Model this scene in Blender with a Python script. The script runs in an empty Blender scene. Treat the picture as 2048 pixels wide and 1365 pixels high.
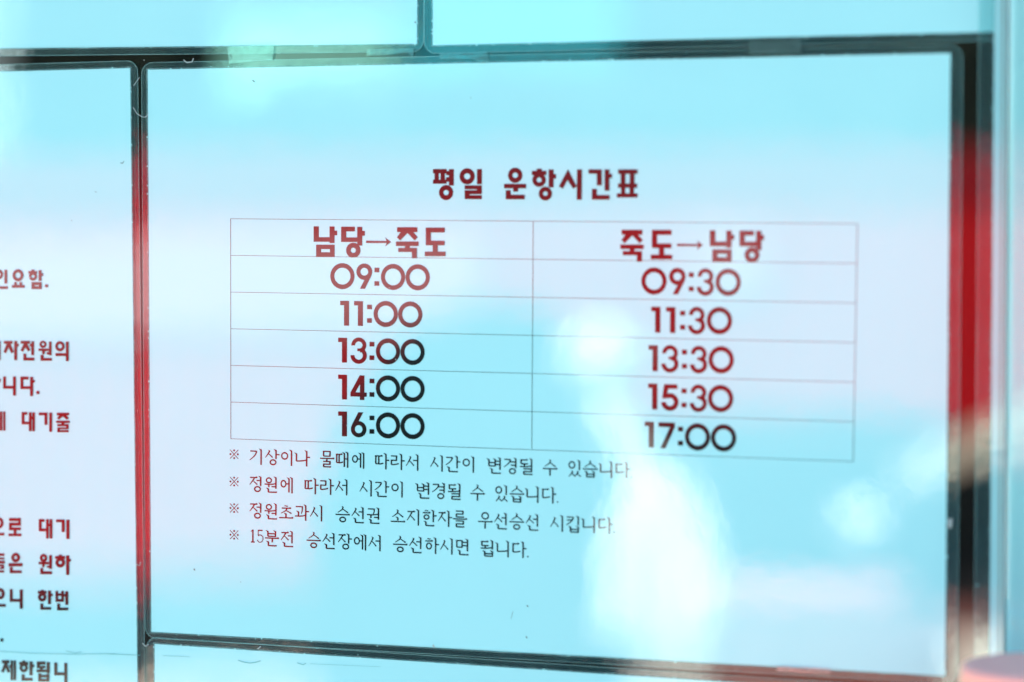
import bpy, bmesh, math, random
from mathutils import Vector, Matrix

random.seed(7)
sc = bpy.context.scene
COL = sc.collection
R = math.radians

# ------------------------------------------------------------------ camera
Z0 = 1.55                                   # height of the middle of the timetable sheet
FPX = 5000.0                                # focal length in photo pixels (photo 2048 wide)
CB = (0.2711836245320281, 0.04745376349854072, 0.8454169417778616)
RB = ((0.9501655264727655, 0.00042916267564143784, -0.311745550284411),
      (-0.014827033434351856, 0.9989295871671281, -0.04381596697150105),
      (0.3113930496691746, 0.046254683022466964, 0.9491548203092169))


def b2w(v):                                 # board axes (right, up, out) -> world axes
    return Vector((v[0], -v[2], v[1]))


CAM = b2w(CB) + Vector((0, 0, Z0))
RT, UP, BK = b2w(RB[0]), b2w(RB[1]), b2w(RB[2])
cam_d = bpy.data.cameras.new("camera")
cam = bpy.data.objects.new("camera", cam_d)
COL.objects.link(cam)
cam.matrix_world = Matrix(((RT.x, UP.x, BK.x, CAM.x), (RT.y, UP.y, BK.y, CAM.y), (RT.z, UP.z, BK.z, CAM.z), (0, 0, 0, 1)))
cam_d.sensor_width = 36
cam_d.lens = FPX / 2048 * 36
cam_d.clip_start = 0.02
cam_d.clip_end = 500
cam_d.dof.use_dof = True
cam_d.dof.aperture_fstop = 3.9
sc.camera = cam
FW = -BK


def P(u, v, out=0.0):
    """the point that the photo shows at pixel (u, v), on the plane OUT metres in front of the board"""
    d = FW + RT * ((u - 1024) / FPX) + UP * ((682.5 - v) / FPX)
    t = (-out - CAM.y) / d.y
    return CAM + d * t


cam_d.dof.focus_distance = (P(560, 690) - CAM).dot(FW)

# ------------------------------------------------------------------ light
world = bpy.data.worlds.new("World")
sc.world = world
world.use_nodes = True
wn = world.node_tree.nodes
sky = wn.new("ShaderNodeTexSky")
sky.sky_type = 'NISHITA'
sky.sun_disc = False
sky.sun_elevation = R(48)
sky.sun_rotation = R(0)
sky.ozone_density = 2.0
world.node_tree.links.new(sky.outputs[0], wn["Background"].inputs[0])
wn["Background"].inputs[1].default_value = 0.10
sun_d = bpy.data.lights.new("sun", 'SUN')
sun_d.energy = 5.0
sun_d.angle = R(0.5)
sun_d.color = (1.0, 0.95, 0.88)
sun = bpy.data.objects.new("sun", sun_d)
sun.rotation_euler = (R(-42), 0, R(10))
COL.objects.link(sun)
sc.view_settings.view_transform = 'Standard'
sc.view_settings.look = 'None'
sc.view_settings.gamma = 1
sc.view_settings.use_curve_mapping = False
sc.view_settings.exposure = 2.25
sc.cycles.use_denoising = True
sc.cycles.max_bounces = 10
sc.cycles.transparent_max_bounces = 16


# ------------------------------------------------------------------ materials
def new_mat(name):
    m = bpy.data.materials.new(name)
    m.use_nodes = True
    nt = m.node_tree
    for n in list(nt.nodes):
        nt.nodes.remove(n)
    out = nt.nodes.new("ShaderNodeOutputMaterial")
    return m, nt, out


def N(nt, kind, **kw):
    n = nt.nodes.new(kind)
    for k, v in kw.items():
        if k in n.inputs:
            n.inputs[k].default_value = v
        else:
            setattr(n, k, v)
    return n


def mixcol(nt, fac, a, b):
    n = nt.nodes.new("ShaderNodeMix")
    n.data_type = 'RGBA'
    n.inputs[6].default_value = a if isinstance(a, tuple) else (0, 0, 0, 1)
    n.inputs[7].default_value = b if isinstance(b, tuple) else (0, 0, 0, 1)
    nt.links.new(fac, n.inputs[0])
    if not isinstance(a, tuple):
        nt.links.new(a, n.inputs[6])
    if not isinstance(b, tuple):
        nt.links.new(b, n.inputs[7])
    return n.outputs[2]


def specks(nt, coord, scale, radius, share, seed=0.0):
    """small round grains of random size scattered over a surface: a 0..1 mask"""
    mp = N(nt, "ShaderNodeMapping")
    mp.inputs["Location"].default_value = (seed, seed * 1.7, seed * 0.6)
    nt.links.new(coord, mp.inputs[0])
    vo = N(nt, "ShaderNodeTexVoronoi", Scale=scale)
    nt.links.new(mp.outputs[0], vo.inputs["Vector"])
    sep = N(nt, "ShaderNodeSeparateColor")
    nt.links.new(vo.outputs["Color"], sep.inputs[0])
    lim = N(nt, "ShaderNodeMapRange")
    lim.inputs["From Min"].default_value = 1 - share
    lim.inputs["From Max"].default_value = 1
    lim.inputs["To Max"].default_value = radius
    nt.links.new(sep.outputs[0], lim.inputs[0])
    lt = N(nt, "ShaderNodeMath", operation='LESS_THAN')
    nt.links.new(vo.outputs["Distance"], lt.inputs[0])
    nt.links.new(lim.outputs[0], lt.inputs[1])
    return lt.outputs[0]


def glossy_mat(name, col, ior=2.05, rough=0.0, bump=0.0, bscale=30.0, dust=None, dirt=None, vary=0.0, fine=0.0):
    """a coloured base under a clear glossy film"""
    m, nt, out = new_mat(name)
    tc = N(nt, "ShaderNodeTexCoord")
    co = tc.outputs["Object"]
    dif = N(nt, "ShaderNodeBsdfDiffuse")
    dif.inputs["Color"].default_value = (*col, 1)
    src = None
    if vary:
        no = N(nt, "ShaderNodeTexNoise", Scale=14.0, Detail=5.0, Roughness=0.6)
        nt.links.new(co, no.inputs["Vector"])
        mr = N(nt, "ShaderNodeMapRange")
        mr.inputs["From Min"].default_value = 0.3
        mr.inputs["From Max"].default_value = 0.7
        nt.links.new(no.outputs[0], mr.inputs[0])
        src = mixcol(nt, mr.outputs[0], tuple(c * (1 - vary) for c in col) + (1,), tuple(min(1, c * (1 + vary)) for c in col) + (1,))
    if dust:
        k = specks(nt, co, *dust)
        src = mixcol(nt, k, src or (*col, 1), (0.32, 0.46, 0.46, 1))
    if dirt:
        k = specks(nt, co, *dirt)
        src = mixcol(nt, k, src or (*col, 1), (0.06, 0.12, 0.11, 1))
    if src:
        nt.links.new(src, dif.inputs["Color"])
    glo = N(nt, "ShaderNodeBsdfGlossy", Roughness=rough)
    fr = N(nt, "ShaderNodeFresnel", IOR=ior)
    mix = N(nt, "ShaderNodeMixShader")
    nt.links.new(fr.outputs[0], mix.inputs[0])
    nt.links.new(dif.outputs[0], mix.inputs[1])
    nt.links.new(glo.outputs[0], mix.inputs[2])
    nt.links.new(mix.outputs[0], out.inputs[0])
    if bump:
        no = N(nt, "ShaderNodeTexNoise", Scale=bscale, Detail=3.0, Roughness=0.55)
        nt.links.new(co, no.inputs["Vector"])
        h = no.outputs[0]
        if fine:
            n2 = N(nt, "ShaderNodeTexNoise", Scale=420.0, Detail=2.0, Roughness=0.5)
            nt.links.new(co, n2.inputs["Vector"])
            ml = N(nt, "ShaderNodeMath", operation='MULTIPLY_ADD')
            nt.links.new(n2.outputs[0], ml.inputs[0])
            ml.inputs[1].default_value = fine
            nt.links.new(h, ml.inputs[2])
            h = ml.outputs[0]
        bp = N(nt, "ShaderNodeBump", Strength=1.0, Distance=bump)
        nt.links.new(h, bp.inputs["Height"])
        nt.links.new(bp.outputs[0], glo.inputs["Normal"])
        nt.links.new(bp.outputs[0], fr.inputs["Normal"])
    return m


def film_mat(name, tint, veil, amount, ior=1.6, dust=None, bump=0.0, bscale=60.0, grain=0.0):
    """a clear plastic film: lets through what is behind, a thin veil of its own and a gloss"""
    m, nt, out = new_mat(name)
    tc = N(nt, "ShaderNodeTexCoord")
    co = tc.outputs["Object"]
    tr = N(nt, "ShaderNodeBsdfTransparent")
    tr.inputs[0].default_value = (*tint, 1)
    df = N(nt, "ShaderNodeBsdfDiffuse")
    df.inputs[0].default_value = (*veil, 1)
    m1 = N(nt, "ShaderNodeMixShader")
    m1.inputs[0].default_value = amount
    if dust:
        k = specks(nt, co, *dust)
        mx = N(nt, "ShaderNodeMath", operation='MULTIPLY_ADD')
        nt.links.new(k, mx.inputs[0])
        mx.inputs[1].default_value = 0.5
        mx.inputs[2].default_value = amount
        last = mx.outputs[0]
        if grain:
            no = N(nt, "ShaderNodeTexNoise", Scale=90.0, Detail=6.0, Roughness=0.75)
            nt.links.new(co, no.inputs["Vector"])
            mr = N(nt, "ShaderNodeMapRange")
            mr.inputs["From Min"].default_value = 0.45
            mr.inputs["From Max"].default_value = 0.75
            mr.inputs["To Max"].default_value = grain
            nt.links.new(no.outputs[0], mr.inputs[0])
            ad = N(nt, "ShaderNodeMath", operation='ADD')
            nt.links.new(last, ad.inputs[0])
            nt.links.new(mr.outputs[0], ad.inputs[1])
            last = ad.outputs[0]
        nt.links.new(last, m1.inputs[0])
    nt.links.new(tr.outputs[0], m1.inputs[1])
    nt.links.new(df.outputs[0], m1.inputs[2])
    gl = N(nt, "ShaderNodeBsdfGlossy", Roughness=0.0)
    fr = N(nt, "ShaderNodeFresnel", IOR=ior)
    m2 = N(nt, "ShaderNodeMixShader")
    nt.links.new(fr.outputs[0], m2.inputs[0])
    nt.links.new(m1.outputs[0], m2.inputs[1])
    nt.links.new(gl.outputs[0], m2.inputs[2])
    nt.links.new(m2.outputs[0], out.inputs[0])
    if bump:
        no = N(nt, "ShaderNodeTexNoise", Scale=bscale, Detail=3.0)
        nt.links.new(co, no.inputs["Vector"])
        bp = N(nt, "ShaderNodeBump", Strength=1.0, Distance=bump)
        nt.links.new(no.outputs[0], bp.inputs["Height"])
        nt.links.new(bp.outputs[0], gl.inputs["Normal"])
    return m


def plain_mat(name, col, rough=0.6, noise=0.0, nscale=8.0, spec=0.3, metal=0.0):
    m, nt, out = new_mat(name)
    p = N(nt, "ShaderNodeBsdfPrincipled")
    p.inputs["Base Color"].default_value = (*col, 1)
    p.inputs["Roughness"].default_value = rough
    p.inputs["Specular IOR Level"].default_value = spec
    p.inputs["Metallic"].default_value = metal
    if noise:
        tc = N(nt, "ShaderNodeTexCoord")
        no = N(nt, "ShaderNodeTexNoise", Scale=nscale, Detail=5.0)
        nt.links.new(tc.outputs["Object"], no.inputs["Vector"])
        c = mixcol(nt, no.outputs[0], tuple(k * (1 - noise) for k in col) + (1,), tuple(min(1, k * (1 + noise)) for k in col) + (1,))
        nt.links.new(c, p.inputs["Base Color"])
    nt.links.new(p.outputs[0], out.inputs[0])
    return m


PAPER = (0.264, 0.700, 0.740)
M_paper = glossy_mat("laminated_paper", PAPER, bump=0.00006, bscale=22.0, vary=0.012, fine=0.058, dirt=(95.0, 0.035, 0.06, 3.0))
M_ink = glossy_mat("black_ink", (0.004, 0.010, 0.011), bump=0.00006, bscale=22.0, dust=(420.0, 0.16, 0.10, 1.0))
M_board = glossy_mat("black_board", (0.002, 0.004, 0.004), dust=(260.0, 0.075, 0.22, 5.0))
M_film = film_mat("laminate_film", (0.80, 0.95, 0.95), (0.20, 0.68, 0.74), 0.048, ior=1.9, dust=(330.0, 0.10, 0.16, 8.0), bump=0.00008, bscale=40.0, grain=0.03)
M_film_edge = film_mat("film_cut_edge", (0.75, 0.95, 0.95), (0.40, 0.95, 0.92), 0.22, ior=1.5)
M_bond = film_mat("film_bond_line", (0.75, 0.95, 0.95), (0.35, 0.85, 0.85), 0.12, ior=1.5, dust=(900.0, 0.3, 0.6, 2.0), grain=0.25)
M_tape = film_mat("sticky_tape", (0.85, 0.97, 0.97), (0.40, 0.90, 0.92), 0.05, ior=1.8, dust=(500.0, 0.10, 0.2, 4.0), bump=0.00008, bscale=70.0, grain=0.05)
M_frame = plain_mat("grey_aluminium", (0.35, 0.36, 0.37), 0.35, 0.06, 20, 0.5, 0.8)
M_pane = film_mat("glass", (0.99, 1.0, 0.995), (0.4, 0.8, 0.75), 0.004, ior=1.12)
M_seal = plain_mat("dark_seal", (0.05, 0.035, 0.03), 0.4)
M_olive = plain_mat("ground_glass_edge", (0.08, 0.10, 0.05), 0.3)


# ------------------------------------------------------------------ mesh helpers
def tag(o, label=None, cat=None, group=None, kind=None):
    for k, v in (("label", label), ("category", cat), ("group", group), ("kind", kind)):
        if v:
            o[k] = v
    return o


def empty(name, loc, label, cat, group=None):
    o = bpy.data.objects.new(name, None)
    o.location = loc
    o.empty_display_size = 0.05
    COL.objects.link(o)
    return tag(o, label, cat, group)


def link_mesh(name, verts, faces, mats, parent=None, origin=None, mat_idx=None, smooth=False, fix=False):
    """one mesh object; VERTS are world points, stored relative to the parent's or the given origin"""
    org = Vector(origin) if origin is not None else (parent_origin(parent) if parent else Vector((0, 0, 0)))
    me = bpy.data.meshes.new(name)
    me.from_pydata([tuple(Vector(v) - org) for v in verts], [], faces)
    for m in (mats if isinstance(mats, (list, tuple)) else [mats]):
        me.materials.append(m)
    if mat_idx:
        for p, i in zip(me.polygons, mat_idx):
            p.material_index = i
    if smooth:
        for p in me.polygons:
            p.use_smooth = True
    if fix:
        bm = bmesh.new()
        bm.from_mesh(me)
        bmesh.ops.recalc_face_normals(bm, faces=bm.faces)
        bm.to_mesh(me)
        bm.free()
    me.update()
    o = bpy.data.objects.new(name, me)
    COL.objects.link(o)
    if parent:
        o.parent = parent
    else:
        o.location = org
    return o


def parent_origin(p):
    v = Vector(p.location)
    while p.parent:
        p = p.parent
        v += Vector(p.location)
    return v


def box_vf(x0, x1, y0, y1, z0, z1, base=0):
    v = [(x, y, z) for x in (x0, x1) for y in (y0, y1) for z in (z0, z1)]
    f = [(0, 1, 3, 2), (4, 6, 7, 5), (0, 4, 5, 1), (2, 3, 7, 6), (0, 2, 6, 4), (1, 5, 7, 3)]
    return v, [tuple(i + base for i in q) for q in f]


def bevel(o, w, seg=2):
    bm = bmesh.new()
    bm.from_mesh(o.data)
    bmesh.ops.bevel(bm, geom=list(bm.edges), offset=w, segments=seg, profile=0.5, affect='EDGES', clamp_overlap=True)
    bm.to_mesh(o.data)
    bm.free()


def add_box(name, x0, x1, y0, y1, z0, z1, mat, parent=None, bev=0.0):
    v, f = box_vf(x0, x1, y0, y1, z0, z1)
    org = None if parent else ((x0 + x1) / 2, (y0 + y1) / 2, z0)
    o = link_mesh(name, v, f, mat, parent, org, fix=True)
    if bev:
        bevel(o, bev)
    return o


def add_lathe(name, axis_xy, prof, mat, parent=None, seg=48):
    v, f = [], []
    for r, z in prof:
        for k in range(seg):
            a = 2 * math.pi * k / seg
            v.append((axis_xy[0] + r * math.cos(a), axis_xy[1] + r * math.sin(a), z))
    for i in range(len(prof) - 1):
        for k in range(seg):
            a, b = i * seg + k, i * seg + (k + 1) % seg
            f.append((a, b, b + seg, a + seg))
    f.append(tuple(range(seg))[::-1])
    f.append(tuple(range((len(prof) - 1) * seg, len(prof) * seg)))
    return link_mesh(name, v, f, mat, parent, None if parent else (*axis_xy, prof[0][1]), smooth=True, fix=True)


# ================================================================== the ground
CP = Vector((CAM.x, -CAM.y, CAM.z))                     # the camera's mirror image in the board


def flip(v):
    return Vector((v.x, -v.y, v.z))


FWm, RTm, UPm = flip(FW), flip(RT), flip(UP)
AX = Vector((RTm.x, RTm.y, 0)).normalized()             # along the quay, as one looks away from the board
DX = Vector((FWm.x, FWm.y, 0)).normalized()             # away from the board
HOR = 682.5 + FPX * (FW.z / math.hypot(FW.x, FW.y))     # row of the photo at eye level


def Q(a, d, z):
    """a place in front of the board: A metres sideways, D metres away, Z metres up"""
    return Vector((CP.x, CP.y, 0)) + AX * a + DX * d + Vector((0, 0, z))


def qa(u, d):
    return d * (u - 1024) / FPX


def qz(v, d):
    return CP.z - d * (v - (682.5 - FPX * 0.0461)) / FPX


M_ground = plain_mat("reddish_paving", (0.36, 0.27, 0.21), 0.85, 0.22, 1.6)
link_mesh("ground", [(-250, -250, 0), (250, -250, 0), (250, 250, 0), (-250, 250, 0)], [(0, 1, 2, 3)], M_ground, origin=(0, 0, 0))["kind"] = "structure"

# ================================================================== the notice board
board = empty("notice_board", (0, 0.02, 0), "glossy black notice board on two grey posts behind the laminated sheets", "notice board")
BX, BT, BB = 0.62, Z0 + 0.50, Z0 - 0.52
add_box("backing_panel", -BX, BX, 0.0, 0.018, BB, BT, M_board, board)
for nm, a in (("frame_rail", (-BX - 0.03, BX + 0.03, -0.03, 0.03, BT + 0.0005, BT + 0.035)), ("frame_rail", (-BX - 0.03, BX + 0.03, -0.03, 0.03, BB - 0.035, BB - 0.0005)),
              ("frame_rail", (-BX - 0.03, -BX - 0.0005, -0.03, 0.03, BB, BT)), ("frame_rail", (BX + 0.0005, BX + 0.03, -0.03, 0.03, BB, BT))):
    add_box(nm, *a, M_frame, board, bev=0.003)
for s in (-1, 1):
    add_box("post", s * 0.45 - 0.03, s * 0.45 + 0.03, 0.032, 0.092, 0.0, BT - 0.05, M_frame, board, bev=0.004)

# ================================================================== laminated sheets
GROUP = "laminated notice sheets side by side on the board"


def sheet(label, tl, ang, w, h, off, ml, mr, mt, mb, rad=0.0045, tilt=(0.0, 0.0), paper_poly=None):
    """a laminated sheet. TL = top left corner of its paper on the board plane (x, z)"""
    c, s = math.cos(ang), math.sin(ang)

    def W(x, y, o):                                     # sheet coordinates (right, down) -> world
        return Vector((tl[0] + c * x + s * y, -(off + o), tl[1] + s * x - c * y))
    cen = W(w / 2, h / 2, 0)
    root = empty("laminated_sheet", (cen.x, -off, cen.z), label, "notice sheet", GROUP)
    q = [(0, 0), (w, 0), (w, h), (0, h)]
    if paper_poly:
        front = [Vector((p.x, -(off + 0.00045), p.z)) for p in paper_poly]
    else:
        front = [W(x, y, 0.00045) for x, y in q]
    back = [Vector((p.x, -off - 0.0001, p.z)) for p in front]
    link_mesh("paper", front + back, [(0, 3, 2, 1), (4, 5, 6, 7), (0, 1, 5, 4), (1, 2, 6, 5), (2, 3, 7, 6), (3, 0, 4, 7)], M_paper, root, fix=True)
    # clear margin of film round the paper, with its cut edge and its bond line along the paper
    outer, inner = [], []
    rect = (-ml, -mt, w + mr, h + mb)
    for (cx, cy, a0, k) in ((rect[0] + rad, rect[1] + rad, 180, 0), (rect[2] - rad, rect[1] + rad, 270, 1), (rect[2] - rad, rect[3] - rad, 0, 2), (rect[0] + rad, rect[3] - rad, 90, 3)):
        for j in range(9):
            a = R(a0 + 90 * j / 8)
            outer.append((cx + rad * math.cos(a), cy + rad * math.sin(a)))
            inner.append(q[k])
    if paper_poly:
        iw = [Vector((paper_poly[k].x, -(off + 0.0005), paper_poly[k].z)) for k in range(4) for j in range(9)]
    else:
        iw = [W(x, y, 0.0005) for x, y in inner]
    ow = [W(x, y, 0.0005) for x, y in outer]
    n = len(ow)
    faces = []
    for i in range(n):
        j = (i + 1) % n
        faces.append((i, j, n + j, n + i) if (iw[i] - iw[j]).length > 1e-6 else (i, j, n + i))
    film = link_mesh("laminate_margin", ow + iw, faces, M_film, root)

    def strip(name, ring, t0, t1, lift, mat):
        cc = Vector((0, 0, 0))
        for p in ring:
            cc += p
        cc /= len(ring)
        a, b = [], []
        for i, p in enumerate(ring):
            pr, nx = ring[i - 1], ring[(i + 1) % len(ring)]
            d1, d2 = p - pr, nx - p
            if d1.length < 1e-7:
                d1 = d2
            if d2.length < 1e-7:
                d2 = d1
            n1 = Vector((d1.z, 0, -d1.x)).normalized()
            n2 = Vector((d2.z, 0, -d2.x)).normalized()
            nn = (n1 + n2)
            nn = nn / max(0.5, nn.length_squared / 2) if nn.length > 1e-6 else n1
            if nn.dot(p - cc) > 0:
                nn = -nn
            wv = 1.0 + 0.25 * random.uniform(-1, 1)
            a.append(p + nn * t0 + Vector((0, -lift, 0)))
            b.append(p + nn * t1 * wv + Vector((0, -lift, 0)))
        m = len(ring)
        link_mesh(name, a + b, [(i, (i + 1) % m, m + (i + 1) % m, m + i) for i in range(m)], mat, film)

    def dens(ring, step):
        r = []
        for i, p in enumerate(ring):
            qn = ring[(i + 1) % len(ring)]
            k = max(1, int((qn - p).length / step))
            r += [p.lerp(qn, j / k) for j in range(k)]
        return r
    strip("cut_edge", dens(ow, 0.02), 0.0, 0.00022, 0.00004, M_film_edge)
    pc = [iw[0], iw[9], iw[18], iw[27]]
    strip("bond_line", dens(pc, 0.004), -0.00055, -0.00001, 0.00004, M_bond)
    root.rotation_euler = (tilt[0], 0, tilt[1])
    return root


def ang_of(p, q):
    return math.atan2(q.z - p.z, q.x - p.x)


# the timetable sheet in the middle (A4, landscape)
c_tl, c_tr, c_br, c_bl = P(297.6, 140.3), P(1901.2, 107.8), P(1890.2, 1351.3), P(304.9, 1263.2)
timetable = sheet("laminated sheet with the ferry timetable, its heading and a ruled table of departure times", (-0.1485, Z0 + 0.105), 0.0, 0.297, 0.210,
                  0.0004, 0.0026, 0.0042, 0.0029, 0.0027, paper_poly=[c_tl, c_tr, c_br, c_bl])
# the sheet at the left, bold lines of text running out of the picture
p, q_ = P(263.4, 137.2), P(278.2, 1300)
a = ang_of(p, q_) + math.pi / 2
tlx = p - Vector((math.cos(a), 0, math.sin(a))) * 0.297
left_sheet = sheet("laminated sheet left of the timetable with bold lines of text cut off by the frame", (tlx.x, tlx.z), a, 0.297, 0.420, 0.0014,
                   0.003, 0.0033, 0.0028, 0.003, tilt=(-0.002, 0.0))
# the blank sheet above, on the left
p, q_ = P(834.5, 88.3), P(0, 97)
a = ang_of(q_, p)
ex, ez = Vector((math.cos(a), 0, math.sin(a))), Vector((-math.sin(a), 0, math.cos(a)))
t = p - ex * 0.297 + ez * 0.21
top_left_sheet = sheet("blank laminated sheet at top left, its lower edge showing above the timetable", (t.x, t.z), a, 0.297, 0.21, 0.0004, 0.003, 0.0028, 0.003, 0.0030, tilt=(0.003, 0))
# the blank sheet above, on the right
p, q_ = P(868, 91.5), P(1969, 65)
a = ang_of(p, q_)
ex, ez = Vector((math.cos(a), 0, math.sin(a))), Vector((-math.sin(a), 0, math.cos(a)))
t = p + ez * 0.21
sheet("blank laminated sheet at top right, its lower edge showing above the timetable", (t.x, t.z), a, 0.24, 0.21, 0.0006, 0.0034, 0.003, 0.003, 0.0030, tilt=(-0.002, 0))
# the blank sheet at the right edge
p, q_ = P(1991, 0), P(1981, 1300)
a = ang_of(p, q_) + math.pi / 2
ex, ez = Vector((math.cos(a), 0, math.sin(a))), Vector((-math.sin(a), 0, math.cos(a)))
t = p + ez * 0.03
sheet("blank laminated sheet at the picture's right edge, half behind the glass pane", (t.x, t.z), a, 0.21, 0.297, 0.0016, 0.0052, 0.003, 0.003, 0.003)
# the sheet under the timetable
p, q_ = P(311, 1288), P(1236, 1350)
a = ang_of(p, q_)
lower_sheet = sheet("blank top edge of a laminated sheet hanging slightly askew under the timetable", (p.x, p.z), a, 0.297, 0.21, 0.0002, 0.0036, 0.003, 0.0026, 0.003, tilt=(0.0, 0))


# ================================================================== lettering
class Ink:
    """flat printed shapes, traced in photo pixels and laid on the sheet's plane"""

    def __init__(self, base=0.0009, tf=None):
        self.v, self.f, self.base, self.k = [], [], base, 0
        self.tf = tf or (lambda x, y: (x, y))

    def out(self):
        self.k = (self.k + 1) % 40
        return self.base + self.k * 0.000006

    def poly(self, pts):
        o, b = self.out(), len(self.v)
        for x, y in pts:
            self.v.append(P(*self.tf(x, y), o))
        self.f.append(tuple(range(b, b + len(pts))))

    def bar(self, x0, y0, x1, y1):
        self.poly([(x0, y0), (x1, y0), (x1, y1), (x0, y1)])

    def ring(self, cx, cy, rx, ry, ix, iy, clip=None, a0=0.0, a1=360.0):
        o, b, n = self.out(), len(self.v), 40
        for i in range(n + 1):
            a = R(a0 + (a1 - a0) * i / n)
            for r1, r2 in ((rx, ry), (ix, iy)):
                y = cy + r2 * math.sin(a)
                if clip is not None:
                    y = min(y, clip)
                self.v.append(P(*self.tf(cx + r1 * math.cos(a), y), o))
        for i in range(n):
            self.f.append((b + 2 * i, b + 2 * i + 2, b + 2 * i + 3, b + 2 * i + 1))

    def line(self, pts, w0, w1=None):
        """a stroke through PTS whose width goes from w0 to w1"""
        w1 = w0 if w1 is None else w1
        o, b, n = self.out(), len(self.v), len(pts)
        for i, (x, y) in enumerate(pts):
            d = [0, 0]
            if i > 0:
                l = math.hypot(x - pts[i - 1][0], y - pts[i - 1][1]) or 1
                d = [(x - pts[i - 1][0]) / l, (y - pts[i - 1][1]) / l]
            if i < n - 1:
                l = math.hypot(pts[i + 1][0] - x, pts[i + 1][1] - y) or 1
                d = [d[0] + (pts[i + 1][0] - x) / l, d[1] + (pts[i + 1][1] - y) / l]
            l = math.hypot(*d) or 1
            nx, ny = -d[1] / l, d[0] / l
            w = (w0 + (w1 - w0) * i / max(1, n - 1)) / 2
            self.v.append(P(*self.tf(x + nx * w, y + ny * w), o))
            self.v.append(P(*self.tf(x - nx * w, y - ny * w), o))
        for i in range(n - 1):
            self.f.append((b + 2 * i, b + 2 * i + 2, b + 2 * i + 3, b + 2 * i + 1))

    def build(self, name, parent, label=None):
        o = link_mesh(name, self.v, self.f, M_ink, parent)
        bm = bmesh.new()
        bm.from_mesh(o.data)
        bm.normal_update()
        for f in bm.faces:
            if f.normal.y > 0:
                f.normal_flip()
        bm.to_mesh(o.data)
        bm.free()
        if label:
            o["label"] = label
        return o


def zoom(x0, y0, s):
    return lambda x, y: (x0 + x / s, y0 + y / s)


# ---- heading
k = Ink(tf=zoom(840, 320, 8.533))
for b in ((220, 158, 455, 232), (247, 230, 322, 342), (350, 230, 426, 342), (220, 340, 455, 410), (445, 190, 495, 265), (445, 297, 495, 375), (493, 160, 578, 440)):
    k.bar(*b)
k.ring(445, 560, 121, 129, 45, 45)
k.ring(805, 283, 130, 138, 53, 52)
for b in ((972, 160, 1057, 418), (762, 437, 1055, 503), (968, 500, 1055, 523), (762, 520, 1055, 588), (762, 585, 848, 609), (762, 606, 1055, 672)):
    k.bar(*b)
k.ring(1625, 265, 122, 130, 47, 46)
for b in ((1433, 412, 1812, 488), (1590, 485, 1675, 545), (1463, 520, 1548, 675), (1545, 598, 1788, 675)):
    k.bar(*b)
k.tf = zoom(1060, 320, 8.533)
for b in ((115, 153, 202, 193), (30, 190, 280, 262), (318, 165, 402, 472), (400, 245, 445, 322)):
    k.bar(*b)
k.ring(155, 345, 115, 118, 43, 42)
k.ring(262, 578, 113, 118, 40, 40)
k.poly([(648, 160), (795, 455), (733, 495), (640, 345)])
k.poly([(648, 160), (640, 345), (560, 495), (492, 458)])
k.poly([(803, 165), (887, 165), (882, 682), (797, 682)])
k.poly([(780, 425), (800, 440), (800, 462), (785, 462)])
for b in ((997, 165, 1225, 238), (1140, 236, 1225, 438), (1273, 165, 1355, 530), (1353, 240, 1400, 312), (1057, 497, 1140, 680), (1138, 603, 1358, 680),
          (1503, 165, 1835, 240), (1547, 238, 1628, 407), (1702, 238, 1783, 407), (1500, 405, 1832, 480), (1552, 478, 1628, 575), (1697, 478, 1778, 575), (1482, 573, 1838, 645)):
    k.bar(*b)
k.build("heading_lettering", timetable)


# ---- column headings
def nam(k):
    for b in ((174, 148, 242, 346), (240, 287, 380, 346), (378, 150, 443, 363), (441, 203, 476, 263)):
        k.bar(*b)
    for b in ((206, 383, 444, 440), (206, 480, 444, 541), (206, 438, 270, 482), (383, 438, 444, 482)):
        k.bar(*b)


def dang(k):
    for b in ((526, 153, 703, 213), (526, 211, 592, 292), (526, 290, 734, 348), (732, 155, 797, 395), (795, 207, 830, 268)):
        k.bar(*b)
    k.ring(682, 455, 92, 97, 33, 34, clip=546)


def juk(k):
    k.bar(1243, 160, 1502, 222)
    k.poly([(1290, 220), (1240, 290), (1283, 330), (1376, 233), (1376, 220)])
    k.poly([(1376, 220), (1376, 233), (1467, 330), (1507, 288), (1448, 220)])
    for b in ((1228, 343, 1518, 400), (1343, 398, 1405, 427), (1257, 425, 1497, 476), (1432, 474, 1497, 557)):
        k.bar(*b)


def do_(k):
    for b in ((1610, 165, 1853, 226), (1610, 224, 1675, 335), (1610, 333, 1852, 391), (1698, 389, 1763, 474), (1597, 472, 1863, 530)):
        k.bar(*b)


def arrow(k):
    k.poly([(845, 332), (1112, 336), (1112, 362), (845, 361)])
    k.poly([(1088, 290), (1165, 348), (1112, 348), (1110, 336)])
    k.poly([(1088, 408), (1165, 348), (1112, 348), (1110, 362)])


k = Ink(tf=zoom(600, 430, 6.4))
for g in (nam, dang, arrow, juk, do_):
    g(k)
k.build("column_heading", timetable)
k = Ink()
for g, rx, ry, X, Y in ((juk, 1243, 160, 1243.2, 459.9), (do_, 1610, 165, 1303.8, 460.3), (arrow, 845, 348, 1354, 490.6), (nam, 174, 148, 1419.7, 461.2), (dang, 526, 153, 1479, 461.8)):
    k.tf = lambda x, y, rx=rx, ry=ry, X=X, Y=Y: (X + (x - rx) / 6.4 * 1.035 - (y - ry) / 6.4 * 0.004, Y + (y - ry) / 6.4 * 1.032 + (x - rx) / 6.4 * 0.004)
    g(k)
k.build("column_heading", timetable)


# ---- digits, each drawn in photo pixels of the left column (cap height about 50) from its own top left corner
def d0(k):
    k.ring(24.3, 26.1, 24.3, 26.1, 16.1, 16.8)


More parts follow.
